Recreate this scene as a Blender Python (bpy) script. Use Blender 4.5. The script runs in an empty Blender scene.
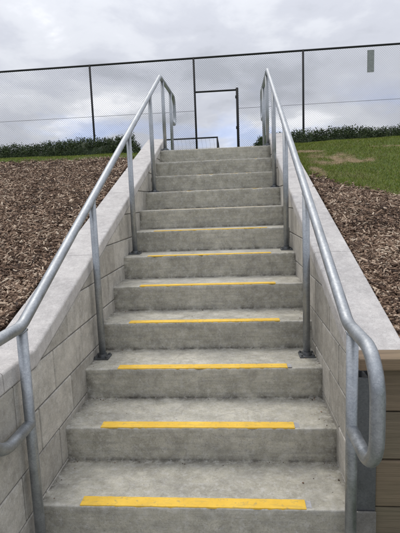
import bpy, bmesh, math, random
import numpy as np
from mathutils import Vector, Matrix, noise
random.seed(7); rng = np.random.default_rng(7)
S = bpy.context.scene
COL = S.collection

# ---------------------------------------------------------------- camera
cam_d = bpy.data.cameras.new('camera'); cam = bpy.data.objects.new('camera', cam_d); COL.objects.link(cam)
PITCH, ROLL, YAW = -0.139904, -0.0380566, -0.0838708
F = Vector((math.sin(YAW)*math.cos(PITCH), math.cos(YAW)*math.cos(PITCH), math.sin(PITCH)))
R0 = Vector((math.cos(YAW), -math.sin(YAW), 0)); U0 = R0.cross(F)
Rt = R0*math.cos(ROLL)+U0*math.sin(ROLL); Up = U0*math.cos(ROLL)-R0*math.sin(ROLL)
M = Matrix((Rt, Up, -F)).transposed().to_4x4(); M.translation = Vector((0.23193, -1.75709, 1.28179))
cam.matrix_world = M
cam_d.sensor_fit = 'HORIZONTAL'; cam_d.sensor_width = 36; cam_d.lens = 455.31/400*36
cam_d.clip_start = .02; cam_d.clip_end = 3000
S.camera = cam

# ---------------------------------------------------------------- view, world, sun
S.view_settings.view_transform = 'Standard'; S.view_settings.look = 'None'
S.view_settings.gamma = 1; S.view_settings.use_curve_mapping = False
S.view_settings.exposure = 0.08
S.render.resolution_x = 768; S.render.resolution_y = 1024
SUN_EL, SUN_AZ = math.radians(62), math.radians(335)     # azimuth clockwise from +Y (north)

W = bpy.data.worlds.new('World'); S.world = W; W.use_nodes = True
def build_world():
    nt = W.node_tree; nt.nodes.clear(); N = nt.nodes.new; L = nt.links.new
    out = N('ShaderNodeOutputWorld')
    sky = N('ShaderNodeTexSky'); sky.sky_type = 'NISHITA'; sky.sun_disc = False
    sky.sun_elevation = SUN_EL; sky.sun_rotation = SUN_AZ
    b1 = N('ShaderNodeBackground'); b1.inputs[1].default_value = .15
    tint = N('ShaderNodeMix'); tint.data_type = 'RGBA'; tint.blend_type = 'MULTIPLY'; tint.inputs[0].default_value = 1
    tint.inputs[7].default_value = (.58, .70, 1.10, 1); L(sky.outputs[0], tint.inputs[6]); L(tint.outputs[2], b1.inputs[0])
    tc = N('ShaderNodeTexCoord'); sp = N('ShaderNodeSeparateXYZ'); L(tc.outputs['Generated'], sp.inputs[0])
    def m(op, a, b=None, clamp=False):
        n = N('ShaderNodeMath'); n.operation = op; n.use_clamp = clamp
        for i, v in enumerate((a, b)):
            if v is None: continue
            if isinstance(v, (int, float)): n.inputs[i].default_value = v
            else: L(v, n.inputs[i])
        return n.outputs[0]
    z = m('MAXIMUM', sp.outputs[2], 0.0); zz = m('ADD', z, .28)
    cx = m('DIVIDE', sp.outputs[0], zz); cy = m('DIVIDE', sp.outputs[1], zz)
    cb = N('ShaderNodeCombineXYZ'); L(cx, cb.inputs[0]); L(cy, cb.inputs[1])
    def nz(scale, detail, rough, off, dist=0.0):
        mp = N('ShaderNodeMapping'); mp.inputs['Location'].default_value = off; L(cb.outputs[0], mp.inputs[0])
        n = N('ShaderNodeTexNoise'); n.inputs['Scale'].default_value = scale; n.inputs['Detail'].default_value = detail
        n.inputs['Roughness'].default_value = rough; n.inputs['Distortion'].default_value = dist
        L(mp.outputs[0], n.inputs['Vector']); return n.outputs['Fac']
    def ramp(f, stops):
        r = N('ShaderNodeValToRGB'); r.color_ramp.interpolation = 'EASE'
        e = r.color_ramp.elements
        while len(e) < len(stops): e.new(.5)
        for k, (p, c) in enumerate(stops): e[k].position = p; e[k].color = (*c, 1)
        L(f, r.inputs[0]); return r.outputs[0]
    # cloud brightness
    big = nz(1.5, 6, .52, (6.5, 10.5, 0), .3); fine = nz(4.2, 7, .55, (3.5, 5.5, 0), .25)
    f = m('ADD', m('MULTIPLY', big, .65), m('MULTIPLY', fine, .35))
    ccol = ramp(f, [(.36, (.39, .41, .46)), (.46, (.49, .51, .57)), (.54, (.58, .60, .65)), (.64, (.82, .83, .87))])
    # thin spots low in the sky where blue shows
    cov = nz(2.3, 5, .55, (7.4, 4.4, 0), .4)
    low = m('SUBTRACT', 1.25, m('MULTIPLY', z, 5.0), True)
    hole = m('MULTIPLY', m('MULTIPLY', m('SUBTRACT', cov, .46, False), 6.0, True), low, True)
    # the overcast is brighter towards the zenith
    boost = m('ADD', 1.0, m('MULTIPLY', m('POWER', z, 1.2), 1.35))
    b2 = N('ShaderNodeBackground'); L(ccol, b2.inputs[0]); L(boost, b2.inputs[1])
    mx = N('ShaderNodeMixShader'); L(m('SUBTRACT', 1.0, m('MULTIPLY', hole, .62)), mx.inputs[0])
    L(b1.outputs[0], mx.inputs[1]); L(b2.outputs[0], mx.inputs[2]); L(mx.outputs[0], out.inputs[0])
build_world()
sd = bpy.data.lights.new('sun', 'SUN'); sd.energy = 1.1; sd.angle = math.radians(28); sd.color = (1, .93, .83)
sun = bpy.data.objects.new('sun', sd); COL.objects.link(sun)
sdir = Vector((math.sin(SUN_AZ)*math.cos(SUN_EL), math.cos(SUN_AZ)*math.cos(SUN_EL), math.sin(SUN_EL)))
sun.rotation_euler = sdir.to_track_quat('Z', 'Y').to_euler()
sun.location = (0, -4, 8)

# ---------------------------------------------------------------- material helper
def mat(name, build):
    m = bpy.data.materials.new(name); m.use_nodes = True
    nt = m.node_tree; b = nt.nodes['Principled BSDF']
    class H: pass
    h = H(); h.N = nt.nodes.new; h.L = nt.links.new; h.b = b
    tc = h.N('ShaderNodeTexCoord')
    geo = h.N('ShaderNodeNewGeometry')
    h.pos = geo.outputs['Position']; h.obj = tc.outputs['Object']
    def noise_(scale, detail=5, rough=.55, vec=None, stretch=(1, 1, 1), off=(0, 0, 0), dist=0):
        mp = h.N('ShaderNodeMapping'); mp.inputs['Scale'].default_value = stretch; mp.inputs['Location'].default_value = off
        h.L(vec or h.pos, mp.inputs[0])
        n = h.N('ShaderNodeTexNoise'); n.inputs['Scale'].default_value = scale; n.inputs['Detail'].default_value = detail
        n.inputs['Roughness'].default_value = rough; n.inputs['Distortion'].default_value = dist
        h.L(mp.outputs[0], n.inputs['Vector']); return n.outputs['Fac']
    def ramp(f, stops, interp='LINEAR'):
        r = h.N('ShaderNodeValToRGB'); e = r.color_ramp.elements; r.color_ramp.interpolation = interp
        while len(e) < len(stops): e.new(.5)
        for k, (p, c) in enumerate(stops):
            if isinstance(c, (int, float)): c = (c, c, c)
            e[k].position = p; e[k].color = (*c, 1)
        h.L(f, r.inputs[0]); return r.outputs[0]
    def mix(f, a, b_, mode='MIX'):
        n = h.N('ShaderNodeMix'); n.data_type = 'RGBA'; n.blend_type = mode
        for k, v in ((0, f), (6, a), (7, b_)):
            if isinstance(v, (int, float)): n.inputs[k].default_value = v if k == 0 else (v, v, v, 1)
            elif isinstance(v, tuple): n.inputs[k].default_value = (*v, 1)
            else: h.L(v, n.inputs[k])
        return n.outputs[2]
    def math_(op, a, c=None, clamp=False):
        n = h.N('ShaderNodeMath'); n.operation = op; n.use_clamp = clamp
        for i, v in enumerate((a, c)):
            if v is None: continue
            if isinstance(v, (int, float)): n.inputs[i].default_value = v
            else: h.L(v, n.inputs[i])
        return n.outputs[0]
    def bump(hgt, strength=.3, dist=.01, prev=None):
        n = h.N('ShaderNodeBump'); n.inputs['Strength'].default_value = strength; n.inputs['Distance'].default_value = dist
        h.L(hgt, n.inputs['Height'])
        if prev is not None: h.L(prev, n.inputs['Normal'])
        return n.outputs[0]
    def attr(nm):
        n = h.N('ShaderNodeAttribute'); n.attribute_name = nm; return n
    h.noise = noise_; h.ramp = ramp; h.mix = mix; h.math = math_; h.bump = bump; h.attr = attr
    build(h); return m

def concrete(base, warm=0.0, speck=.0, grime=False, streak=False, blot=0., tone_=False):
    def f(h):
        a = h.noise(2.2, 6, .6); b = h.noise(13, 6, .65, off=(3, 1, 2)); c = h.noise(120, 3, .6)
        lo = tuple(base*k*(1-.30*blot) for k in (.76, .72, .69-warm)); hi = tuple(base*k*(1+.25*blot) for k in (1.25, 1.19, 1.12-warm))
        col = h.ramp(h.math('ADD', h.math('MULTIPLY', a, .45), h.math('MULTIPLY', b, .55)), [(.30, lo), (.50, (base*1.02, base*.97, base*(.92-warm))), (.70, hi)])
        # pale laitance blotches and fine pits
        d = h.noise(34, 6, .7, off=(7, 7, 1))
        col = h.mix(h.ramp(d, [(.50, 0.0), (.68, .35+.25*blot)]), col, (base*1.45, base*1.42, base*1.36))
        # fine sandy grain and dark water spots
        gr = h.noise(95, 8, .82, off=(5, 1, 8))
        col = h.mix(h.ramp(gr, [(.34, .55*(.5+.5*blot)), (.47, 0.0)]), col, (base*.42, base*.39, base*.35))
        col = h.mix(h.ramp(gr, [(.54, 0.0), (.66, .45*(.5+.5*blot))]), col, (base*1.6, base*1.55, base*1.45))
        ws = h.noise(5.5, 7, .72, off=(9, 3, 3), dist=1.2)
        col = h.mix(h.ramp(ws, [(.55, 0.0), (.60, .30*blot), (.64, .12*blot)]), col, (base*.45, base*.42, base*.38))
        if tone_:
            col = h.mix(1.0, col, h.ramp(h.attr('tone').outputs['Fac'], [(0, (.80, .79, .77)), (1, (1.12, 1.11, 1.10))]), 'MULTIPLY')
        pit = h.noise(210, 2, .5, off=(1, 9, 4))
        col = h.mix(h.ramp(pit, [(.30, .55), (.40, 0.0)]), col, (base*.45, base*.44, base*.42))
        if streak:   # faint board marks and water marks running across a riser
            s = h.noise(7, 5, .6, stretch=(.6, 1, 9), off=(2, 0, 5))
            col = h.mix(h.ramp(s, [(.35, .35), (.55, 0.0)]), col, (base*.55, base*.55, base*.52))
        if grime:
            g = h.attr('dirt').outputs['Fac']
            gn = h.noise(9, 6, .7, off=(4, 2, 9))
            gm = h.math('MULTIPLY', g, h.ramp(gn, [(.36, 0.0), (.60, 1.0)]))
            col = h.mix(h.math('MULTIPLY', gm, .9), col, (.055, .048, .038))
            ef = h.noise(26, 7, .75, off=(8, 2, 1))
            em = h.math('MULTIPLY', h.math('POWER', g, .6), h.ramp(ef, [(.50, 0.0), (.62, 1.0)]))
            col = h.mix(h.math('MULTIPLY', em, .5), col, (base*1.7, base*1.65, base*1.52))
            wn = h.noise(18, 6, .7, off=(1, 2, 6))
            wm = h.math('MULTIPLY', h.attr('worn').outputs['Fac'], h.ramp(wn, [(.38, 0.0), (.55, 1.0)]))
            col = h.mix(h.math('MULTIPLY', wm, .65), col, (base*1.7, base*1.64, base*1.5))
        h.L(col, h.b.inputs['Base Color']); h.b.inputs['Roughness'].default_value = .88
        n1 = h.bump(h.math('ADD', h.math('MULTIPLY', c, .5), h.math('MULTIPLY', b, .5)), .45, .006)
        h.L(h.bump(pit, .25, .003, n1), h.b.inputs['Normal'])
    return f
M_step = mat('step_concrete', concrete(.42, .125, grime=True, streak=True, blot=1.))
M_cope = mat('coping_concrete', concrete(.50, -.01, blot=.25))
M_block = mat('block_concrete', concrete(.43, .055, blot=.6, tone_=True))
M_mortar = mat('mortar', concrete(.18, .04))
M_haunch = mat('dirty_concrete', concrete(.15, .06, blot=1.))
M_path = mat('path_concrete', concrete(.30, .03))

def f_galv(dark=0.):
    def f(h):
        v = h.N('ShaderNodeTexVoronoi'); v.inputs['Scale'].default_value = 170; h.L(h.pos, v.inputs['Vector'])
        sp = h.N('ShaderNodeSeparateColor'); h.L(v.outputs['Color'], sp.inputs[0])
        a = h.noise(16, 5, .6); k = 1-dark
        col = h.ramp(h.math('ADD', h.math('MULTIPLY', sp.outputs[0], .20), h.math('MULTIPLY', a, .80)),
                     [(.25, (.27*k, .29*k, .31*k)), (.5, (.36*k, .38*k, .40*k)), (.75, (.47*k, .49*k, .51*k))])
        fl = h.noise(230, 3, .6, off=(3, 3, 3))
        col = h.mix(h.ramp(fl, [(.58, 0.0), (.72, .45)]), col, (.62*k, .64*k, .66*k))
        dull = h.noise(5, 6, .7, off=(5, 5, 2))
        col = h.mix(h.ramp(dull, [(.48, 0.0), (.66, .5)]), col, (.25*k, .26*k, .27*k))
        h.L(col, h.b.inputs['Base Color']); h.b.inputs['Metallic'].default_value = .88
        h.L(h.ramp(a, [(.3, .42), (.7, .62)]), h.b.inputs['Roughness'])
        h.L(h.bump(h.noise(60, 4, .6), .15, .003), h.b.inputs['Normal'])
    return f
M_galv = mat('galvanised_steel', f_galv()); M_galvd = mat('weathered_galvanised_steel', f_galv(.58))
def f_yel(h):
    a = h.noise(45, 6, .7); d = h.noise(8, 5, .6)
    col = h.ramp(d, [(.35, (.76, .47, .045)), (.65, (.88, .57, .07))])
    col = h.mix(h.ramp(a, [(.55, 0.0), (.68, .8)]), col, (.42, .31, .13))
    sc = h.noise(6, 6, .8, stretch=(1, 6, 1), off=(1, 4, 2)); col = h.mix(h.ramp(sc, [(.52, 0.0), (.60, .45)]), col, (.50, .36, .10))
    h.L(col, h.b.inputs['Base Color']); h.b.inputs['Roughness'].default_value = .7
    h.L(h.bump(h.noise(400, 2, .5), .5, .002), h.b.inputs['Normal'])
M_yel = mat('yellow_grip_paint', f_yel)
def f_prim(h):
    a = h.noise(60, 5, .7)
    h.L(h.ramp(a, [(.4, (.33, .33, .33)), (.7, (.46, .46, .49))]), h.b.inputs['Base Color']); h.b.inputs['Roughness'].default_value = .8
M_prim = mat('pale_adhesive', f_prim)
def f_timber(tint):
    def f(h):
        oi = h.N('ShaderNodeObjectInfo')
        g = h.noise(9, 7, .62, stretch=(.35, 3, 7), dist=.6)
        g2 = h.noise(40, 4, .6, stretch=(.06, 1, 4))
        k = h.noise(2.0, 3, .5, off=(2, 8, 1))
        col = h.ramp(g, [(.30, tuple(c*.70 for c in tint)), (.5, tint), (.72, tuple(c*1.22 for c in tint))])
        col = h.mix(h.ramp(g2, [(.38, .35), (.50, 0.0)]), col, tuple(c*.5 for c in tint))
        kn = h.noise(3.1, 4, .6, stretch=(1, 1, 2), off=(3, 3, 8)); col = h.mix(h.ramp(kn, [(.66, 0.0), (.74, .6)]), col, tuple(c*.4 for c in tint))
        col = h.mix(h.ramp(k, [(.42, 0.0), (.62, .45)]), col, (tint[0]*.85, tint[1]*.98, tint[2]*.85))
        h.L(col, h.b.inputs['Base Color']); h.b.inputs['Roughness'].default_value = .85
        h.L(h.bump(h.math('ADD', g, g2), .5, .006), h.b.inputs['Normal'])
    return f
M_sleep = mat('treated_pine_sleeper', f_timber((.165, .132, .090))); M_cap = mat('treated_pine_cap', f_timber((.22, .155, .098)))
M_sleep2 = mat('brown_pine_sleeper', f_timber((.185, .138, .092)))
def flat(c, r=.6, met=0.):
    def f(h):
        a = h.noise(30, 4, .6)
        h.L(h.ramp(a, [(.3, tuple(x*.8 for x in c)), (.7, tuple(x*1.2 for x in c))]), h.b.inputs['Base Color'])
        h.b.inputs['Roughness'].default_value = r; h.b.inputs['Metallic'].default_value = met
    return f
M_black = mat('black_coated_steel', flat((.010, .010, .012), .7))
M_wire = mat('fence_wire', flat((.13, .135, .15), .5, .3))
M_plate = mat('grey_plate', flat((.30, .315, .31), .6))
M_net = mat('net_cord', flat((.35, .35, .35), .8))
def f_tone(stops, rough=.8, spec=.3, trans=0.):
    def f(h):
        t = h.attr('tone').outputs['Fac']
        col = h.ramp(t, stops)
        n = h.noise(60, 3, .6)
        col = h.mix(h.ramp(n, [(.3, .35), (.6, 0.0)]), col, h.mix(.5, col, (.02, .02, .015)))
        h.L(col, h.b.inputs['Base Color']); h.b.inputs['Roughness'].default_value = rough
        h.b.inputs['Specular IOR Level'].default_value = spec
    return f
M_chip = mat('wood_chips', f_tone([(0, (.04, .024, .016)), (.25, (.10, .058, .037)), (.5, (.22, .14, .092)), (.75, (.37, .26, .18)), (.92, (.55, .44, .33)), (1, (.70, .58, .44))], .8))
M_grass = mat('grass_blades', f_tone([(0, (.06, .095, .012)), (.35, (.18, .235, .028)), (.7, (.30, .34, .06)), (.8, (.26, .20, .09)), (1, (.48, .35, .20))], .6, .25))
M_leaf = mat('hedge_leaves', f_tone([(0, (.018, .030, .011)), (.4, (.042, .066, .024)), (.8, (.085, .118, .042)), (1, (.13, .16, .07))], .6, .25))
M_bark = mat('hedge_stem', flat((.07, .05, .035), .9))
def f_soil(h):
    a = h.noise(55, 6, .7); b = h.noise(9, 5, .6)
    col = h.ramp(a, [(.32, (.03, .019, .013)), (.5, (.09, .054, .034)), (.66, (.22, .135, .085))])
    h.L(h.mix(h.ramp(b, [(.4, 0.0), (.7, .5)]), col, (.05, .035, .025)), h.b.inputs['Base Color']); h.b.inputs['Roughness'].default_value = .95
    h.L(h.bump(a, .9, .02), h.b.inputs['Normal'])
M_soil = mat('mulch_soil', f_soil)
def f_turf(h):
    a = h.noise(40, 6, .7); b = h.noise(1.3, 5, .6)
    col = h.ramp(a, [(.32, (.035, .055, .011)), (.5, (.07, .115, .018)), (.68, (.12, .18, .03))])
    col = h.mix(h.ramp(b, [(.52, 0.0), (.72, .5)]), col, (.17, .15, .06))
    h.L(h.mix(h.math('MULTIPLY', h.attr('tone').outputs['Fac'], .9), col, h.ramp(a, [(.35, (.14, .09, .05)), (.65, (.40, .29, .17))])), h.b.inputs['Base Color']); h.b.inputs['Roughness'].default_value = .95
    h.L(h.bump(a, .8, .02), h.b.inputs['Normal'])
M_turf = mat('turf', f_turf)

# ---------------------------------------------------------------- object helpers
def link(o, parent=None):
    COL.objects.link(o)
    if parent is not None: o.parent = parent
    return o
def thing(name, label, cat, loc=(0, 0, 0), group=None):
    o = bpy.data.objects.new(name, None); o.location = loc; o.empty_display_size = .1
    o['label'] = label; o['category'] = cat
    if group: o['group'] = group
    return link(o)
def from_bm(name, bm, m, parent=None, smooth=False):
    me = bpy.data.meshes.new(name); bm.normal_update(); bm.to_mesh(me); bm.free(); me.materials.append(m)
    if smooth:
        for p in me.polygons: p.use_smooth = True
    return link(bpy.data.objects.new(name, me), parent)
def from_np(name, V, Fc, m, parent=None, tone=None, k=4, smooth=False):
    V = np.asarray(V, dtype=np.float32).reshape(-1, 3); Fc = np.asarray(Fc, dtype=np.int32).reshape(-1, k)
    me = bpy.data.meshes.new(name); me.vertices.add(len(V)); me.vertices.foreach_set('co', V.ravel())
    me.loops.add(Fc.size); me.loops.foreach_set('vertex_index', Fc.ravel()); me.polygons.add(len(Fc))
    me.polygons.foreach_set('loop_start', np.arange(0, Fc.size, k, dtype=np.int32))
    me.polygons.foreach_set('loop_total', np.full(len(Fc), k, dtype=np.int32))
    if smooth: me.polygons.foreach_set('use_smooth', np.ones(len(Fc), dtype=bool))
    me.update(calc_edges=True); me.validate()
    if tone is not None:
        a = me.attributes.new('tone', 'FLOAT', 'POINT'); a.data.foreach_set('value', np.asarray(tone, dtype=np.float32))
    me.materials.append(m)
    return link(bpy.data.objects.new(name, me), parent)
def box(bm, x0, x1, y0, y1, z0, z1, bev=0.):
    r = bmesh.ops.create_cube(bm, size=1)
    vs = r['verts']
    for v in vs: v.co = Vector(((x0+x1)/2+v.co.x*(x1-x0), (y0+y1)/2+v.co.y*(y1-y0), (z0+z1)/2+v.co.z*(z1-z0)))
    if bev:
        es = list({e for v in vs for e in v.link_edges})
        bmesh.ops.bevel(bm, geom=es, offset=bev, segments=2, affect='EDGES', profile=.6)
def prism_x(bm, pts, x0, x1, bev=0., seg=2):
    """polygon pts (y,z) extruded in x"""
    a = [bm.verts.new((x0, y, z)) for y, z in pts]; b = [bm.verts.new((x1, y, z)) for y, z in pts]
    n = len(pts); fs = [bm.faces.new(a), bm.faces.new(b[::-1])]
    for i in range(n): fs.append(bm.faces.new((a[(i+1) % n], a[i], b[i], b[(i+1) % n])))
    bmesh.ops.recalc_face_normals(bm, faces=fs)
    if bev:
        es = list({e for f in fs for e in f.edges if e.calc_face_angle(0) > .3})
        bmesh.ops.bevel(bm, geom=es, offset=bev, segments=seg, affect='EDGES', profile=.5)
def fillet(pts, rad, seg=8):
    out = [Vector(pts[0])]
    for i in range(1, len(pts)-1):
        p = Vector(pts[i]); a = (Vector(pts[i-1])-p).normalized(); b = (Vector(pts[i+1])-p).normalized()
        ang = a.angle(b); r = rad[i] if isinstance(rad, (list, tuple)) else rad
        d = r/math.tan(ang/2); c = p+(a+b).normalized()*(r/math.sin(ang/2))
        s = p+a*d-c; e = p+b*d-c; tot = s.angle(e); ax = s.cross(e).normalized()
        for k in range(seg+1): out.append(c+Matrix.Rotation(tot*k/seg, 3, ax) @ s)
    out.append(Vector(pts[-1])); return out
def tube(bm, path, r, n=20, cap=True):
    rings = []; nrm = None
    for i, p in enumerate(path):
        t = (path[min(i+1, len(path)-1)]-path[max(i-1, 0)]).normalized()
        if nrm is None:
            nrm = t.orthogonal().normalized()
        nrm = (nrm-t*nrm.dot(t)).normalized(); b = t.cross(nrm)
        rings.append([bm.verts.new(p+(nrm*math.cos(2*math.pi*k/n)+b*math.sin(2*math.pi*k/n))*r) for k in range(n)])
    for a, b in zip(rings, rings[1:]):
        for k in range(n):
            f = bm.faces.new((a[k], a[(k+1) % n], b[(k+1) % n], b[k])); f.smooth = True
    if cap: bm.faces.new(rings[0][::-1]); bm.faces.new(rings[-1])
def pipe(name, path, r, m, parent, n=20):
    bm = bmesh.new(); tube(bm, [Vector(p) for p in path], r, n)
    me = bpy.data.meshes.new(name); bm.to_mesh(me); bm.free(); me.materials.append(m)
    return link(bpy.data.objects.new(name, me), parent)
def kind(o, k, label=None, cat=None):
    o['kind'] = k
    if label: o['label'] = label
    if cat: o['category'] = cat
    return o

# ---------------------------------------------------------------- dimensions (metres)
G, RI, NS = .35217, .175, 12           # going, riser, nosings 0..11 seen
SLOPE = .345
def xl(y): return -.659-.0045*y        # inner face of the left wall
def xr(y): return .690-.0085*y         # inner face of the right wall
def ztop_l(y): return max(.678, .645+SLOPE*y)
def ztop_r(y): return .645+SLOPE*y
YEND = 4.25
TOPZ = 1.93
def hbank(x, y):
    s = .612+SLOPE*y if y > .15 else .612+SLOPE*.15
    c = (TOPZ if x > 0 else 1.884)+(.03*max(x-1, 0) if x > 0 else .018*max(-x-1, 0))+.012*max(y-4.2, 0)
    k = .07; h = max(k-abs(s-c), 0)/k
    return min(s, c)-h*h*k*.25
def bankz(x, y):
    """height of the soil at any place outside the stair"""
    base = hbank(x, y)
    base += .02*noise.noise(Vector((x*1.3, y*1.3, 0)))+.008*noise.noise(Vector((x*6, y*6, 3)))
    return base

# ---------------------------------------------------------------- the setting: ground sheets
def sheet(name, xs, ys, hf, m):
    V = [(x, y, hf(x, y)) for y in ys for x in xs]; n = len(xs)
    Fc = [(j*n+i, j*n+i+1, (j+1)*n+i+1, (j+1)*n+i) for j in range(len(ys)-1) for i in range(n-1)]
    return from_np(name, V, Fc, m, smooth=True)
def grid(a, b, fine, far):
    out = list(np.arange(a, b, fine)); return out+far
# lower ground with the landing at the foot of the flight
kind(sheet('ground', [-400, -60, -10, 0, 10, 60, 400], [-400, -60, -10, -3, 0, .0], lambda x, y: -.36, M_turf), 'structure')
bm = bmesh.new(); box(bm, -1.6, 3.2, -6, -.70, -.5, -.35, .01)
kind(from_bm('path', bm, M_path), 'structure')
# upper field, level to the horizon
def hfield(x, y):
    z = hbank(x, y)
    if abs(x) < 1.3 and y > 3.6:
        t = min(max((abs(x)-.8)/.5, 0), 1); zp = min(1.90+.01*(y-4), 2.0); z = zp+(z-zp)*t*t*(3-2*t)
    return min(z, 2.06)
xs_f = [-600, -200, -60, -25]+list(np.arange(-16, 16.1, .5))+[25, 60, 200, 600]
kind(sheet('upper_field', xs_f, [4.3, 4.6, 5, 5.5, 6, 7, 8, 9, 10, 11, 12, 14, 18, 25, 60, 200, 900], hfield, M_turf), 'structure')
bm = bmesh.new(); box(bm, -.655, .655, 3.90, 10.6, 1.7, 1.925, .006)
kind(from_bm('upper_path', bm, M_path), 'structure')
def left_h(x, y):
    z = bankz(x, y)
    if x > -.88: z -= .03
    if y < -2.6: z = z+(-.45-z)*min((-2.6-y)/2.5, 1)
    if y > 4.1: z = hfield(x, y)-.004
    return z
def right_h(x, y):
    z = bankz(x, y)
    if x < .88: z -= .03
    if y > 4.1: z = hfield(x, y)-.004
    return z
ysb = [round(v, 3) for v in np.arange(0, 4.31, .08)]; ysb[-1] = 4.32
xo = [round(v, 3) for v in np.arange(.84, 5, .09)]+[5.5, 6, 7, 8, 10, 13, 18, 30, 60]
kind(sheet('left_bank', [-x for x in xo][::-1], [-5.2, -4.5, -3.8, -3.2, -2.6, -2, -1.5, -1, -.5]+ysb, left_h, M_soil), 'structure')
kind(sheet('right_bank', xo, ysb[:], right_h, M_soil), 'structure')

# ---------------------------------------------------------------- concrete staircase
st = thing('concrete_staircase', 'grey cast concrete flight of stairs with yellow strips, climbing between the two block walls', 'staircase', (0, 0, -.35))
st_inv = Vector((0, 0, .35))
def make_step(i):
    y0 = i*G; y1 = (i+1)*G+.04 if i < NS-1 else y0+.12
    z1 = i*RI; z0 = z1-RI-.03
    if i == -1: z0 = z1-.30
    # profile points (y,z,dirt) from the riser foot up, round the nosing, to the back of the tread
    prof = []
    for t in np.linspace(0, 1, 14):
        z = z0+(z1-.009-z0)*t; prof.append((y0+.006*(1-t), z))
    for a in np.linspace(0, math.pi/2, 6)[1:]:
        prof.append((y0+.007-.007*math.cos(a), z1-.007+.007*math.sin(a)))
    for t in np.linspace(0, 1, 22)[1:]:
        prof.append((y0+.007+(y1-y0-.007)*t, z1))
    nx = 200; xa, xb = -.70, .71
    V = []; D = []; WN = []; np_ = len(prof)
    for j, (y, z) in enumerate(prof):
        for k in range(nx+1):
            x = xa+(xb-xa)*k/nx
            n1 = noise.noise(Vector((x*5, z*20+i*7.3, y*9))); n2 = noise.noise(Vector((x*28, z*45+i*3, y*30)))
            edge = math.exp(-((y-y0)**2+(z-z1)**2)/.0004)
            dy = (.0014*n1+.0008*n2) if z < z1-.001 else 0
            dz = (.0012*n1*(1 if i < 7 else .12)) if z > z1-.013 else 0
            chip = (max(noise.noise(Vector((x*16+i*5, 2.2, i*1.7)))-.30, 0)*.024+max(noise.noise(Vector((x*55+i*5, 4.2, i*2.7)))-.25, 0)*.010)*edge
            V.append((x, y+dy+chip, z+dz-chip*.8))
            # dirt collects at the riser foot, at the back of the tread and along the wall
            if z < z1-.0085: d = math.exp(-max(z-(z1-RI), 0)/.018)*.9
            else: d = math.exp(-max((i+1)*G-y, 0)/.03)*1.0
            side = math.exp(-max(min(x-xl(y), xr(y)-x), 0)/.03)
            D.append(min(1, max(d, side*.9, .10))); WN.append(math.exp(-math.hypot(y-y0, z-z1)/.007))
    Fc = [(j*(nx+1)+k, j*(nx+1)+k+1, (j+1)*(nx+1)+k+1, (j+1)*(nx+1)+k) for j in range(np_-1) for k in range(nx)]
    V = np.array(V)+np.array(st_inv)
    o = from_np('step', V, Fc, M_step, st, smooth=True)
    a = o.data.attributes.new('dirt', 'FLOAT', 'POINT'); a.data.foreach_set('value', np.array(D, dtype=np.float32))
    a = o.data.attributes.new('worn', 'FLOAT', 'POINT'); a.data.foreach_set('value', np.array(WN, dtype=np.float32))
    if i >= 0:
        jx = random.uniform(-.006, .006)
        def strip(name, x0, x1, m, w0, w1, h):
            bm = bmesh.new(); n = 40
            rows = []
            for s, yy in ((0, w0), (1, w1)):
                rows.append([bm.verts.new((x0+(x1-x0)*k/n+(.003*noise.noise(Vector((s*3, k, i))) if k in (0, n) else 0),
                    y0+yy+.0018*noise.noise(Vector((k*.9, s*5+i, 1))), z1+h+.35)) for k in range(n+1)])
            lo = [[bm.verts.new((v.co.x, v.co.y, z1+.35-.004)) for v in r] for r in rows]
            for k in range(n):
                bm.faces.new((rows[0][k], rows[0][k+1], rows[1][k+1], rows[1][k]))
                bm.faces.new((lo[0][k], lo[0][k+1], rows[0][k+1], rows[0][k]))
                bm.faces.new((rows[1][k], rows[1][k+1], lo[1][k+1], lo[1][k]))
            bm.faces.new((lo[0][0], rows[0][0], rows[1][0], lo[1][0])); bm.faces.new((rows[0][n], lo[0][n], lo[1][n], rows[1][n]))
            from_bm(name, bm, m, o)
        strip('grip_strip', -.476+jx, .492+jx, M_yel, .003 if i < 7 else .022, .063, .0030 if i < 5 else (.0022 if i < 7 else .0006))
        if i in (0, 1, 2): strip('adhesive_patch', .494+jx, .516+jx, M_prim, .012, .058, .0013)
for i in range(-1, NS): make_step(i)

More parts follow.
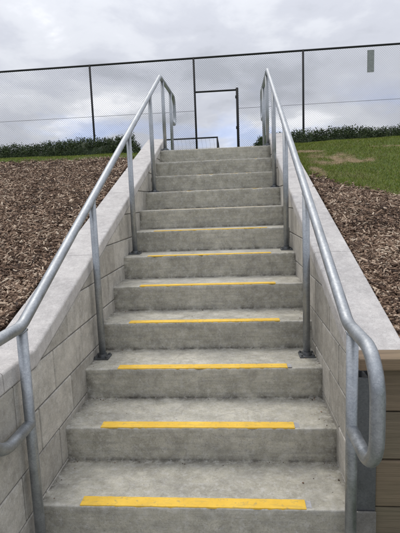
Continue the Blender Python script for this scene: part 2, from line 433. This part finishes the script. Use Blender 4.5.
# ---------------------------------------------------------------- block walls with sloping copings
def block_wall(side, y0, label):
    t = thing('block_wall', label, 'wall', (side*.76, 1.5, -.36), 'block walls flanking the stairs')
    off = -Vector(t.location)
    if side < 0: top = ztop_l; ang = .0045; xin0 = -.659
    else: top = ztop_r; ang = .0085; xin0 = .690
    CT = .085     # coping thickness
    def X(d, y): return (xl(y)-d) if side < 0 else (xr(y)+d)     # d = depth into the wall
    cap = lambda y: top(y)-CT
    kinks = [.0957] if side < 0 else []
    # core
    bm = bmesh.new()
    ys = [y0]+kinks+[YEND]
    poly = [(y0, -.36)]+[(YEND, -.36)]+[(y, cap(y)+.02) for y in ys[::-1]]
    a = [bm.verts.new(Vector((X(.006, y), y, z))+off) for y, z in poly]; b = [bm.verts.new(Vector((X(.20, y), y, z))+off) for y, z in poly]
    n = len(poly); fs = [bm.faces.new(a), bm.faces.new(b[::-1])]
    for k in range(n): fs.append(bm.faces.new((a[(k+1) % n], a[k], b[k], b[(k+1) % n])))
    bmesh.ops.recalc_face_normals(bm, faces=fs)
    from_bm('mortar_bed', bm, M_mortar, t)
    # blocks
    bm = bmesh.new(); k = -2; TN = []
    while True:
        z0 = .013+.2*k; z1 = z0+.192
        if z0 > 2.2: break
        ph = (.285 if k % 2 == 0 else .085) if side < 0 else (.32 if k % 2 == 0 else .12)
        j = -9
        while True:
            b0 = ph+.4*j-.4+.004; b1 = b0+.3905; j += 1
            if b0 > YEND: break
            c0, c1 = max(b0, y0), min(b1, YEND)
            if c1-c0 < .02: continue
            zc = lambda y: min(z1, cap(y)-.002)
            bp = sorted({c0, c1}|{q for q in kinks if c0 < q < c1}|{q for q in [((z1+CT-.645+.002)/SLOPE)] if c0 < q < c1}|{q for q in [((z0+.0005+CT-.645+.002)/SLOPE)] if c0 < q < c1})
            tp = [(y, zc(y)) for y in bp if zc(y) >= z0-1e-4]
            if len(tp) < 2: continue
            if tp[0][0] > c0+1e-6 and zc(tp[0][0])-z0 > .02: pass
            pts = [(tp[0][0], z0), (tp[-1][0], z0)]+tp[::-1]
            q = []
            for p_ in pts:
                if not q or (abs(p_[0]-q[-1][0])+abs(p_[1]-q[-1][1])) > 1e-4: q.append(p_)
            if len(q) < 3: continue
            cy = sum(p_[0] for p_ in q)/len(q); cz = sum(p_[1] for p_ in q)/len(q)
            pr = random.uniform(-.0008, .0008)
            def ring(d, ins):
                out = []
                for (y, z) in q:
                    w = max(max(abs(y_-cy) for y_, _ in q), .02); hh = max(max(abs(z_-cz) for _, z_ in q), .02)
                    yy = cy+(y-cy)*(1-ins/w); zz = cz+(z-cz)*(1-ins/hh)
                    out.append(bm.verts.new(Vector((X(d+pr, yy), yy, zz))+off))
                return out
            r0 = ring(.014, 0); r1 = ring(.0040, .0); r2 = ring(.0, .0035)
            m_ = len(q); fl = []; tn = random.random(); TN += [tn]*(3*m_)
            for A, B in ((r0, r1), (r1, r2)):
                for e in range(m_): fl.append(bm.faces.new((A[e], A[(e+1) % m_], B[(e+1) % m_], B[e])))
            fl.append(bm.faces.new(r2))
            if side < 0:
                pass
            else:
                bmesh.ops.reverse_faces(bm, faces=fl)
        k += 1
    # end faces of the wall
    bw = from_bm('blockwork', bm, M_block, t)
    a = bw.data.attributes.new('tone', 'FLOAT', 'POINT'); a.data.foreach_set('value', np.array(TN, dtype=np.float32))
    # coping in cast lengths, open joints between
    js = [-2.6, -1.4, -.195, .985, 2.16, 3.3, YEND+.01] if side < 0 else [-.012, .935, 2.1, 3.25, YEND+.01]
    for ja, jb in zip(js, js[1:]):
        bm = bmesh.new()
        ya, yb = ja+.0018, jb-.0018
        kk = [q for q in kinks if ya < q < yb]
        yy = [ya]+kk+[yb]
        poly = [(y, top(y)) for y in yy]+[(y, top(y)-CT) for y in yy[::-1]]
        a = [bm.verts.new(Vector((X(-.004, y), y, z))+off) for y, z in poly]; b = [bm.verts.new(Vector((X(.212, y), y, z))+off) for y, z in poly]
        n = len(poly); fs = [bm.faces.new(a), bm.faces.new(b[::-1])]
        for k in range(n): fs.append(bm.faces.new((a[(k+1) % n], a[k], b[k], b[(k+1) % n])))
        bmesh.ops.recalc_face_normals(bm, faces=fs)
        es = list({e for f in fs for e in f.edges if len(e.link_faces) == 2 and e.calc_face_angle(0) > .8})
        long_ = [e for e in es if abs(e.verts[0].co.x-e.verts[1].co.x) < .03 and abs(e.verts[0].co.y-e.verts[1].co.y) > .02]
        short = [e for e in es if e not in long_]
        bmesh.ops.bevel(bm, geom=long_, offset=.014, segments=4, affect='EDGES', profile=.5)
        from_bm('coping', bm, M_cope, t, smooth=False)
    return t
block_wall(-1, -2.6, 'long grey block wall with smooth sloping concrete coping, bending level at its lower end, left of the stairs')
block_wall(1, -.02, 'grey block wall with sloping concrete coping ending against the timber sleepers, right of the stairs')

# ---------------------------------------------------------------- handrails
PR = .0225
def handrail(side, label):
    x = -.618 if side < 0 else .628
    t = thing('handrail', label, 'handrail', (x, 0, -.175), 'galvanised stair handrails')
    o = Vector((-x, 0, .175))
    P = lambda y, z: Vector((x, y, z))+o
    zr = lambda y: .872+.5*y
    yb = -.090 if side < 0 else -.165           # lowest post
    ybend = -.09 if side < 0 else -.10
    zb = zr(ybend)-.0
    ytop = 3.76; zt = zr(ytop)
    zlow = .425 if side < 0 else .447; yf = -.40 if side < 0 else -.462; ye = 4.98; pend = 4.60
    pts = [P(yb-.0, zlow), P(yf, zlow-.005), P(yf, zb+.0), P(ybend, zb), P(ytop, zt), P(ye, zt+.03), P(ye, zt-.36), P(pend, zt-.36)]
    path = fillet(pts, [0, .16 if side < 0 else .135, .10 if side < 0 else .135, .16, .12, .12, .12, 0], 10)
    # resample the long straight so shading stays smooth
    pipe('rail', path, PR, M_galv, t, 24)
    for y, i in ((yb, -1), (.905, 2), (1.965, 5), (3.02, 8), (3.93, 11), (pend, 11)):
        zf = i*RI if y < pend-.1 else 1.925
        zp = min(zr(y), zt+.03*(y-ytop)/(ye-ytop)) if y > ytop else (zr(y) if y > ybend else zb)
        po = pipe('post', [P(y, zf), P(y, zp-.012)], .0208 if y > 0 else .0212, M_galv, t, 20)
        bm = bmesh.new(); w = .046
        box(bm, -w, w, y-w, y+w, zf+.175, zf+.175+.010, .002)
        for v in bm.verts: pass
        r_ = bmesh.ops.create_cone(bm, cap_ends=True, segments=20, radius1=.031, radius2=.028, depth=.018)
        for v in r_['verts']: v.co += Vector((0, y, zf+.175+.019))
        for sx in (-1, 1):
            for sy in (-1, 1):
                r_ = bmesh.ops.create_cone(bm, cap_ends=True, segments=6, radius1=.008, radius2=.008, depth=.009)
                for v in r_['verts']: v.co += Vector((sx*.034, y+sy*.034, zf+.175+.0145))
        from_bm('base_plate', bm, M_galvd, po)
        # weld bead under the rail
        bm = bmesh.new()
        a = .5 if (ybend < y < ytop) else 0.
        ring = []
        for k in range(17):
            th = 2*math.pi*k/16; cx_, cy_ = .0215*math.cos(th), .0215*math.sin(th)
            drop = PR-math.sqrt(max(PR*PR-min(abs(cx_), PR*.96)**2, 0))
            ring.append(P(y, zp)+Vector((cx_, cy_, -PR*1.06+drop*.9+a*cy_)))
        tube(bm, ring, .0034, 6, False)
        me = bpy.data.meshes.new('weld'); bm.to_mesh(me); bm.free(); me.materials.append(M_galv); link(bpy.data.objects.new('weld', me), po)
    return t
handrail(-1, 'galvanised tube handrail with looped ends on the left side of the stairs')
handrail(1, 'galvanised tube handrail on the right, its looped end in front of the timber')

# ---------------------------------------------------------------- timber retaining wall
tw = thing('retaining_wall', 'weathered timber sleeper retaining wall with pale cap board, holding back the mulch on the right', 'retaining wall', (.76, -.04, -.36))
to = Vector((-.76, .04, .36))
bounds = [(.075-.196*2, .075-.196), (.075-.196, .075), (.075, .271), (.271, .468), (.468, .645)]
for n_, (z0, z1) in enumerate(bounds):
    for xa, xb in ((.742, 3.05), (3.12, 5.45), (5.52, 7.85)):
        bm = bmesh.new(); jy = random.uniform(-.003, .003)
        box(bm, xa, xb, -.075+jy, -.02+jy, z0+.0035, z1-.0035, .004)
        bmesh.ops.translate(bm, verts=bm.verts, vec=to)
        from_bm('sleeper', bm, M_sleep if n_ % 2 else M_sleep2, tw)
for xa, xb in ((.665, 3.6), (3.604, 7.95)):
    bm = bmesh.new(); box(bm, xa, xb, -.125, -.016, .650, .694, .005); bmesh.ops.translate(bm, verts=bm.verts, vec=to)
    from_bm('cap_board', bm, M_cap, tw)
for x in (.703, 3.085, 5.485):
    bm = bmesh.new()
    box(bm, x-.036, x+.036, -.093, -.085, -.34, .610, .0015)
    box(bm, x-.004, x+.004, -.085, -.02, -.34, .610)
    box(bm, x-.036, x+.036, -.020+.001, -.013, -.34, .610, .0015)
    bmesh.ops.translate(bm, verts=bm.verts, vec=to)
    po = from_bm('channel_post', bm, M_galvd, tw)
    bm = bmesh.new(); box(bm, x-.038, x+.037, -.104, -.094, -.36, .070, .004); bmesh.ops.translate(bm, verts=bm.verts, vec=to)
    from_bm('concrete_haunch', bm, M_haunch, po)

# ---------------------------------------------------------------- chain link fence
FY = 10.3; KS = .89; CX, CZ = .23193, 1.28179
def fx(x): return CX+(x-CX)*KS
def fz(z): return CZ+(z-CZ)*KS
fe = thing('chain_link_fence', 'tall black framed chain link fence with an open gateway, along the top behind the hedges', 'fence', (0, FY, 1.99))
fo = Vector((0, -FY, -1.99))
ZT = fz(5.335); gl, gr, gz = fx(-.868), fx(.338), fz(4.405)
sp_ = fx(2.19)-gl
posts = [gl-2.72*k for k in range(5, 0, -1)]+[gl, fx(2.19)]+[fx(2.19)+2.72*k for k in range(1, 5)]
posts[4] = fx(-3.885)
XA, XB = posts[0], posts[-1]
def ft(x): return ZT+.006*x      # top rail climbs a touch to the right
for x in posts:
    pipe('post', [Vector((x, FY, 1.7))+fo, Vector((x, FY, ft(x)+.02))+fo], .026, M_black, fe, 12)
pipe('gate_post', [Vector((gr, FY, 1.7))+fo, Vector((gr, FY, gz+.05))+fo], .034, M_black, fe, 12)
pipe('gate_header', [Vector((gl, FY, gz))+fo, Vector((gr, FY, gz))+fo], .022, M_black, fe, 12)
for zz in (2.35, 3.1, 3.85):
    pipe('hinge', [Vector((gr-.035, FY-.03, zz))+fo, Vector((gr-.035, FY-.03, zz+.07))+fo], .014, M_black, fe, 8)
pipe('top_rail', [Vector((XA, FY, ft(XA)))+fo, Vector((XB, FY, ft(XB)))+fo], .024, M_black, fe, 12)
pipe('tension_wire', [Vector((XA, FY+.01, fz(3.89)-.02))+fo, Vector((gl, FY+.01, fz(3.89)))+fo], .0045, M_wire, fe, 6)
pipe('tension_wire', [Vector((gr, FY+.01, fz(3.90)))+fo, Vector((XB, FY+.01, fz(3.93)+.03))+fo], .0045, M_wire, fe, 6)
# mesh: two sets of diagonal wires, clipped to the three bays beside, over and next to the gateway
def mesh_wires(x0, x1, z0, z1, pitch=.054, r=.0017):
    V = []; Fc = []
    H = z1-z0
    for sgn in (1, -1):
        c = x0-H if sgn > 0 else x0
        cend = x1 if sgn > 0 else x1+H
        while c < cend:
            # line x = c + sgn*(z-z0)
            if sgn > 0: t0, t1 = max(0, x0-c), min(H, x1-c)
            else: t0, t1 = max(0, c-x1), min(H, c-x0)
            if t1-t0 > .02:
                p0 = np.array((c+sgn*t0, FY+.0025*sgn, z0+t0)); p1 = np.array((c+sgn*t1, FY+.0025*sgn, z0+t1))
                nx_ = np.array((-sgn*.7071, 0, .7071)); ny = np.array((0, 1., 0))
                b = len(V)
                for p_ in (p0, p1):
                    V += [p_+nx_*r, p_+ny*r, p_-nx_*r, p_-ny*r]
                for e in range(4): Fc.append((b+e, b+(e+1) % 4, b+4+(e+1) % 4, b+4+e))
            c += pitch+random.uniform(-.0018, .0018)
    return V, Fc
for (a, b, c, d) in ((XA, gl, 2.02, ZT-.01), (gl, gr, gz+.02, ZT), (gr, XB, 2.02, ZT+.01)):
    V, Fc = mesh_wires(a, b, c, d)
    V = np.array(V)+np.array(fo); from_np('wire_mesh', V, Fc, M_wire, fe)
# blank plate wired to the mesh
sg = thing('blank_plate', 'small blank grey rectangular plate hung upright high on the fence mesh at the right', 'plate', (fx(4.02), FY-.012, fz(4.66)))
bm = bmesh.new(); h_ = fz(5.25)-fz(4.665); box(bm, -.083, .083, -.0025, .0025, 0, h_, .001); from_bm('panel', bm, M_plate, sg)
for sx in (-1, 1):
    for zz in (.03, h_-.03):
        bm = bmesh.new(); box(bm, sx*.065-.004, sx*.065+.004, -.004, .014, zz-.008, zz+.008); from_bm('wire_tie', bm, M_wire, sg)

# ---------------------------------------------------------------- small training goal behind the gateway
go = thing('football_goal', 'small dark tube football goal with net, standing beyond the open gateway', 'goal', (-1.14, 13.0, 2.03))
w = .83; hh = 1.26
pipe('crossbar', [(-w, 0, hh), (w, 0, hh)], .024, M_black, go, 10)
for s in (-1, 1):
    pipe('upright', [(s*w, 0, 0), (s*w, 0, hh+.02)], .024, M_black, go, 10)
    pipe('back_stay', [(s*w, 0, hh), (s*(w+.02), .35, hh-.15), (s*(w+.1), .9, 0)], .016, M_black, go, 8)
pipe('ground_bar', [(-w-.1, .9, .015), (w+.1, .9, .015)], .016, M_black, go, 8)
V = []; Fc = []
def cord(p0, p1, r=.0018):
    p0 = np.array(p0, float); p1 = np.array(p1, float); b = len(V)
    for p_ in (p0, p1):
        V.extend([p_+(r, 0, r), p_+(-r, 0, r), p_+(-r, 0, -r), p_+(r, 0, -r)])
    for e in range(4): Fc.append((b+e, b+(e+1) % 4, b+4+(e+1) % 4, b+4+e))
for k in range(14):
    x = -w+2*w*k/13; cord((x, 0, hh), (x*1.02, .35, hh-.15)); cord((x*1.02, .35, hh-.15), (x*1.1, .9, .02))
for k in range(1, 10):
    t_ = k/10; y = .35+.55*t_; z = (hh-.15)*(1-t_)+.02*t_; cord((-w-.1*t_, y, z), (w+.1*t_, y, z))
from_np('net', V, Fc, M_net, go)

# ---------------------------------------------------------------- hedges
def hedge(name_, label, x0, x1, yc, depth, zt, seed, n=52000):
    r = np.random.default_rng(seed)
    t = thing(name_, label, 'hedge', ((x0+x1)/2, yc, 1.98)); off = np.array((-(x0+x1)/2, -yc, -1.98))
    def topz(x): return zt(x)+.07*noise.noise(Vector((x*1.6, seed, 0)))+.03*noise.noise(Vector((x*5, seed, 2)))
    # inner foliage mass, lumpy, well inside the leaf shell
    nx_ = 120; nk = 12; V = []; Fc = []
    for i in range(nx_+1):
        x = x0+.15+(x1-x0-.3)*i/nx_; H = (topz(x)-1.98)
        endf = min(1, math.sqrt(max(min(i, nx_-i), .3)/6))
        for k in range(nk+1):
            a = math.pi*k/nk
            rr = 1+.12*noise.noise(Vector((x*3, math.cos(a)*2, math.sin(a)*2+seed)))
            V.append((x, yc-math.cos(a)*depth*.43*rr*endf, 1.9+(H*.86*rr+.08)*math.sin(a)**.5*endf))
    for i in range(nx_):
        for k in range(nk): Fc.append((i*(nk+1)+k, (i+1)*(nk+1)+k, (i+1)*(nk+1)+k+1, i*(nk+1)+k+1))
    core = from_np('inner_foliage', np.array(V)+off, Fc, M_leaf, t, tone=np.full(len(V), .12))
    # leaves in clumps on twigs
    nc = int((x1-x0)*520); cl = []
    for _ in range(nc):
        x = r.uniform(x0, x1); H = topz(x)-1.98; ef = min(1, math.sqrt(max(min(x-x0, x1-x), .02)/.35))
        a = r.uniform(.0, math.pi); rad = r.uniform(.80, 1.05)
        if r.random() < .03: rad *= 1.06
        cl.append((x, yc-math.cos(a)*depth*.5*rad*ef, 1.98+max(.02, H*rad*(math.sin(a)**.7)*ef)))
    cl = np.array(cl); per = n//nc
    C = np.repeat(cl, per, 0)+r.normal(0, .036, (nc*per, 3)); ct = np.repeat(r.uniform(.15, .75, nc), per)
    m_ = len(C); L_ = r.uniform(.018, .040, m_)[:, None]; Wd = L_*r.uniform(.28, .42, (m_, 1))
    d = r.normal(0, 1, (m_, 3)); d[:, 2] += .5; d /= np.linalg.norm(d, axis=1)[:, None]
    e = np.cross(d, r.normal(0, 1, (m_, 3))); e /= np.linalg.norm(e, axis=1)[:, None]
    V = np.stack([C, C+d*L_*.5+e*Wd, C+d*L_, C+d*L_*.5-e*Wd], 1)+off
    tone = np.clip(np.repeat(ct+r.normal(0, .03, nc).repeat(per)+r.normal(0, .16, m_), 4), 0, 1)
    from_np('foliage', V, np.arange(m_*4), M_leaf, t, tone=tone)
    for x in np.arange(x0+.3, x1-.2, .45):
        bm = bmesh.new(); xx = x+random.uniform(-.1, .1)
        tube(bm, [Vector((xx+off[0], 0, -.1)), Vector((xx+off[0]+.03, .02, .3)), Vector((xx+off[0]-.02, -.02, .7))], .014, 6)
        me = bpy.data.meshes.new('stem'); bm.to_mesh(me); bm.free(); me.materials.append(M_bark); link(bpy.data.objects.new('stem', me), t)
hedge('hedge', 'dark green hedge with feathery top behind the mulch on the left', -12, -1.95, 9.55, .9, lambda x: 2.80+.10*min(max((x+5.2)/1.6, 0), 1)-.0, 3, 150000)
hedge('hedge', 'dark green dense hedge behind the lawn on the right, before the fence', .50, 11, 9.55, .9, lambda x: 2.73+.10*min(max((x-.8)/.8, 0), 1)-.012*max(x-2, 0), 5, 150000)

# ---------------------------------------------------------------- wood mulch
def vec_bank(P, f): return np.array([f(a, b) for a, b in P])
def left_lawn_edge(x): return 3.43+.05*math.sin(x*2.1)+.06*noise.noise(Vector((x*2, 0, 5)))
def right_lawn_edge(x):
    pts = [(.8, 2.62), (.95, 2.45), (1.05, 2.33), (1.13, 2.16), (1.31, 2.06), (1.47, 1.86), (2.2, 1.55), (3.5, 1.2), (6, .9), (60, .8)]
    for (a, b), (c, d) in zip(pts, pts[1:]):
        if x <= c: return b+(d-b)*max(x-a, 0)/(c-a)+.05*noise.noise(Vector((x*5, 1, 7)))
    return .8
def chips(name, label, n, xa, xb, ya, yb, edge, hf, seed):
    r = np.random.default_rng(seed)
    P = np.stack([np.sign(xa)*(abs(xa)+(abs(xb)-abs(xa))*r.random(n)**1.25), ya+(yb-ya)*r.random(n)], 1)
    keep = np.array([(y < edge(x)+.05*r.normal()) for x, y in P]); P = P[keep]; n = len(P)
    Z = vec_bank(P, hf)
    L_ = np.clip(r.lognormal(math.log(.019), .66, n), .005, .13)/2; Wd = np.clip(r.lognormal(math.log(.0068), .5, n), .0025, .035)/2; T = r.uniform(.001, .003, n)
    yaw = r.uniform(0, 2*math.pi, n); pit = r.normal(0, .30, n); rol = r.normal(0, .45, n)
    cy_, sy_ = np.cos(yaw), np.sin(yaw); cp, sp2 = np.cos(pit), np.sin(pit); cr, sr = np.cos(rol), np.sin(rol)
    slope = SLOPE
    ax = np.stack([cy_*cp, sy_*cp, sp2+slope*sy_*cp*.9], 1)
    ay = np.stack([-sy_*cr, cy_*cr, sr+slope*cy_*cr*.9], 1); ay -= ax*(ax*ay).sum(1)[:, None]
    ax /= np.linalg.norm(ax, axis=1)[:, None]; ay /= np.linalg.norm(ay, axis=1)[:, None]; az = np.cross(ax, ay)
    az *= np.sign(az[:, 2])[:, None]
    C = np.stack([P[:, 0], P[:, 1], Z+r.uniform(.002, .022, n)], 1)
    taper = r.uniform(.35, 1, n)
    V = np.empty((n, 8, 3)); q = 0
    for sz in (-1, 1):
        for sx, sy in ((-1, -1), (1, -1), (1, 1), (-1, 1)):
            wv = Wd*(taper if sx > 0 else 1)
            sk = r.uniform(-.25, .25, n)*Wd
            V[:, q] = C+ax*(sx*L_+sk)[:, None]+ay*(sy*wv)[:, None]+az*(sz*T+(.0 if sx > 0 else .0))[:, None]; q += 1
    idx = np.array([(4, 5, 6, 7), (0, 1, 5, 4), (1, 2, 6, 5), (2, 3, 7, 6), (3, 0, 4, 7)])
    Fc = (np.arange(n)[:, None, None]*8+idx[None]).reshape(-1, 4)
    cl = np.array([noise.noise(Vector((x*2.3, y*2.3, seed)))+.6*noise.noise(Vector((x*7, y*7, seed))) for x, y in P]); tn = np.clip(r.beta(1.3, 1.7, n)+.22*cl, 0, 1); q_ = r.random(n) < .06; tn[q_] = r.uniform(.85, 1, q_.sum())
    o = from_np(name, V, Fc, M_chip, tone=np.repeat(tn, 8))
    kind(o, 'stuff', label, 'mulch'); return o
chips('wood_mulch', 'brown wood chip mulch covering the bank on the left of the stairs', 130000, -.905, -3.6, -1.3, 3.55, left_lawn_edge, left_h, 11)
chips('wood_mulch', 'brown wood chip mulch covering the bank on the right, below the lawn', 90000, 0.91, 3.4, .0, 2.75, right_lawn_edge, right_h, 12)

# ---------------------------------------------------------------- lawns
def lawn(name, label, n, gen, hf, seed, straw):
    r = np.random.default_rng(seed); P = gen(r, n); n = len(P); Z = vec_bank(P, hf)
    st_ = np.array([straw(x, y) for x, y in P])
    Hh = r.uniform(.012, .030, n)*(1-.55*np.minimum(st_, 1)); wd = r.uniform(.0016, .0032, n)
    a = r.uniform(0, 2*math.pi, n); ln = r.normal(0, .55, (n, 2))
    C = np.stack([P[:, 0], P[:, 1], Z-.002], 1); e = np.stack([np.cos(a)*wd, np.sin(a)*wd, np.zeros(n)], 1)
    tip = C+np.stack([ln[:, 0]*Hh, ln[:, 1]*Hh, Hh], 1)
    V = np.stack([C-e, C+e, tip], 1)
    tn = np.where(r.random(n) < st_, r.uniform(.78, 1, n), np.clip(r.normal(.38, .16, n), 0, .7))
    o = from_np(name, V, np.arange(n*3), M_grass, tone=np.repeat(tn, 3), k=3)
    kind(o, 'stuff', label, 'grass')
def straw_r(x, y):
    v = .07
    for cx_, cy_, sx, sy in ((1.18, 3.08, .30, .26), (1.34, 2.98, .34, .10), (.99, 2.62, .08, .20), (1.0, 3.40, .22, .06), (2.0, 3.5, .35, .05)):
        d = ((x-cx_)/sx)**2+((y-cy_)/sy)**2; v = max(v, (1.2-d)*(.75+1.7*noise.noise(Vector((x*9, y*6, 2)))) if d < 1.5 else v)
    v = max(v, .45*(noise.noise(Vector((x*3, y*3, 9)))-.15))
    return min(max(v, .04), .97)
def gen_r(r, n):
    P = np.stack([.89+4.0*r.random(n)**1.2, 1.0+4.6*r.random(n)], 1)
    return np.array([p_ for p_ in P if p_[1] > right_lawn_edge(p_[0])+.05*noise.noise(Vector((p_[0]*14, p_[1]*14, 1)))])
lawn('lawn_grass', 'short green lawn with dry straw patches on the right slope above the mulch', 330000, gen_r, right_h, 21, straw_r)
def gen_l(r, n):
    P = np.stack([-.89-4.4*r.random(n), 3.2+2.2*r.random(n)], 1)
    return np.array([p_ for p_ in P if p_[1] > left_lawn_edge(p_[0])+.03*r.normal()])
lawn('lawn_grass', 'thin strip of short green grass on the left between mulch and hedge', 150000, gen_l, left_h, 22,
     lambda x, y: min(max(.06+(.7 if (y < 3.62 and x > -2.0) else 0)*(.4+noise.noise(Vector((x*4, y*4, 1)))), .04), .9))

# turf under the blades: same surface, lifted 4 mm above the soil
def turf_patch(name, xs, n, edge, hf, straw):
    V = []; Fc = []
    for i, x in enumerate(xs):
        e = edge(x)
        for k in range(n+1): y = e+(4.30-e)*k/n; V.append((x, y, hf(x, y)+.004+(.0 if k else -.01)))
    for i in range(len(xs)-1):
        for k in range(n):
            q = (i*(n+1)+k, (i+1)*(n+1)+k, (i+1)*(n+1)+k+1, i*(n+1)+k+1); Fc.append(q if xs[1] > xs[0] else q[::-1])
    kind(from_np(name, V, Fc, M_turf, smooth=True, tone=[straw(v[0], v[1]) for v in V]), 'structure')
xt = [round(v, 3) for v in np.arange(.88, 4.2, .04)]+xo[-8:]
turf_patch('right_lawn', xt, 90, right_lawn_edge, right_h, straw_r)
turf_patch('left_lawn', [-x for x in xt], 30, left_lawn_edge, left_h, lambda x, y: 0)

# ---------------------------------------------------------------- grit and leaf crumbs swept to the back of the treads
def litter():
    r = np.random.default_rng(31); V = []; Fc = []; T = []
    for i in range(0, 7):
        for _ in range(90 if i < 4 else 30):
            u = r.random()
            y = (i+1)*G-.004-abs(r.normal(0, .018)) if u < .6 else i*G+.02+r.random()*(G-.03)
            x = (xl(y)+.006+abs(r.normal(0, .05)) if r.random() < .5 else xr(y)-.006-abs(r.normal(0, .05))) if r.random() < .55 else r.uniform(-.62, .64)
            a = r.uniform(0, 6.28); l = r.lognormal(math.log(.0028), .45); w_ = l*r.uniform(.3, .9); h_ = l*.3
            c, s_ = math.cos(a), math.sin(a); z = i*RI+.0016; b = len(V)
            for zz in (0, h_):
                for sx, sy in ((-1, -1), (1, -1), (1, 1), (-1, 1)):
                    k = .7 if zz else 1
                    V.append((x+(c*sx*l-s_*sy*w_)*.5*k, y+(s_*sx*l+c*sy*w_)*.5*k, z+zz))
            Fc += [tuple(b+q for q in f) for f in ((4, 5, 6, 7), (0, 1, 5, 4), (1, 2, 6, 5), (2, 3, 7, 6), (3, 0, 4, 7))]
            T += [r.uniform(.0, .75)]*8
    kind(from_np('leaf_litter', V, Fc, M_chip, tone=T), 'stuff', 'fine dark grit and bark crumbs lying along the backs of the lower treads', 'litter')
litter()
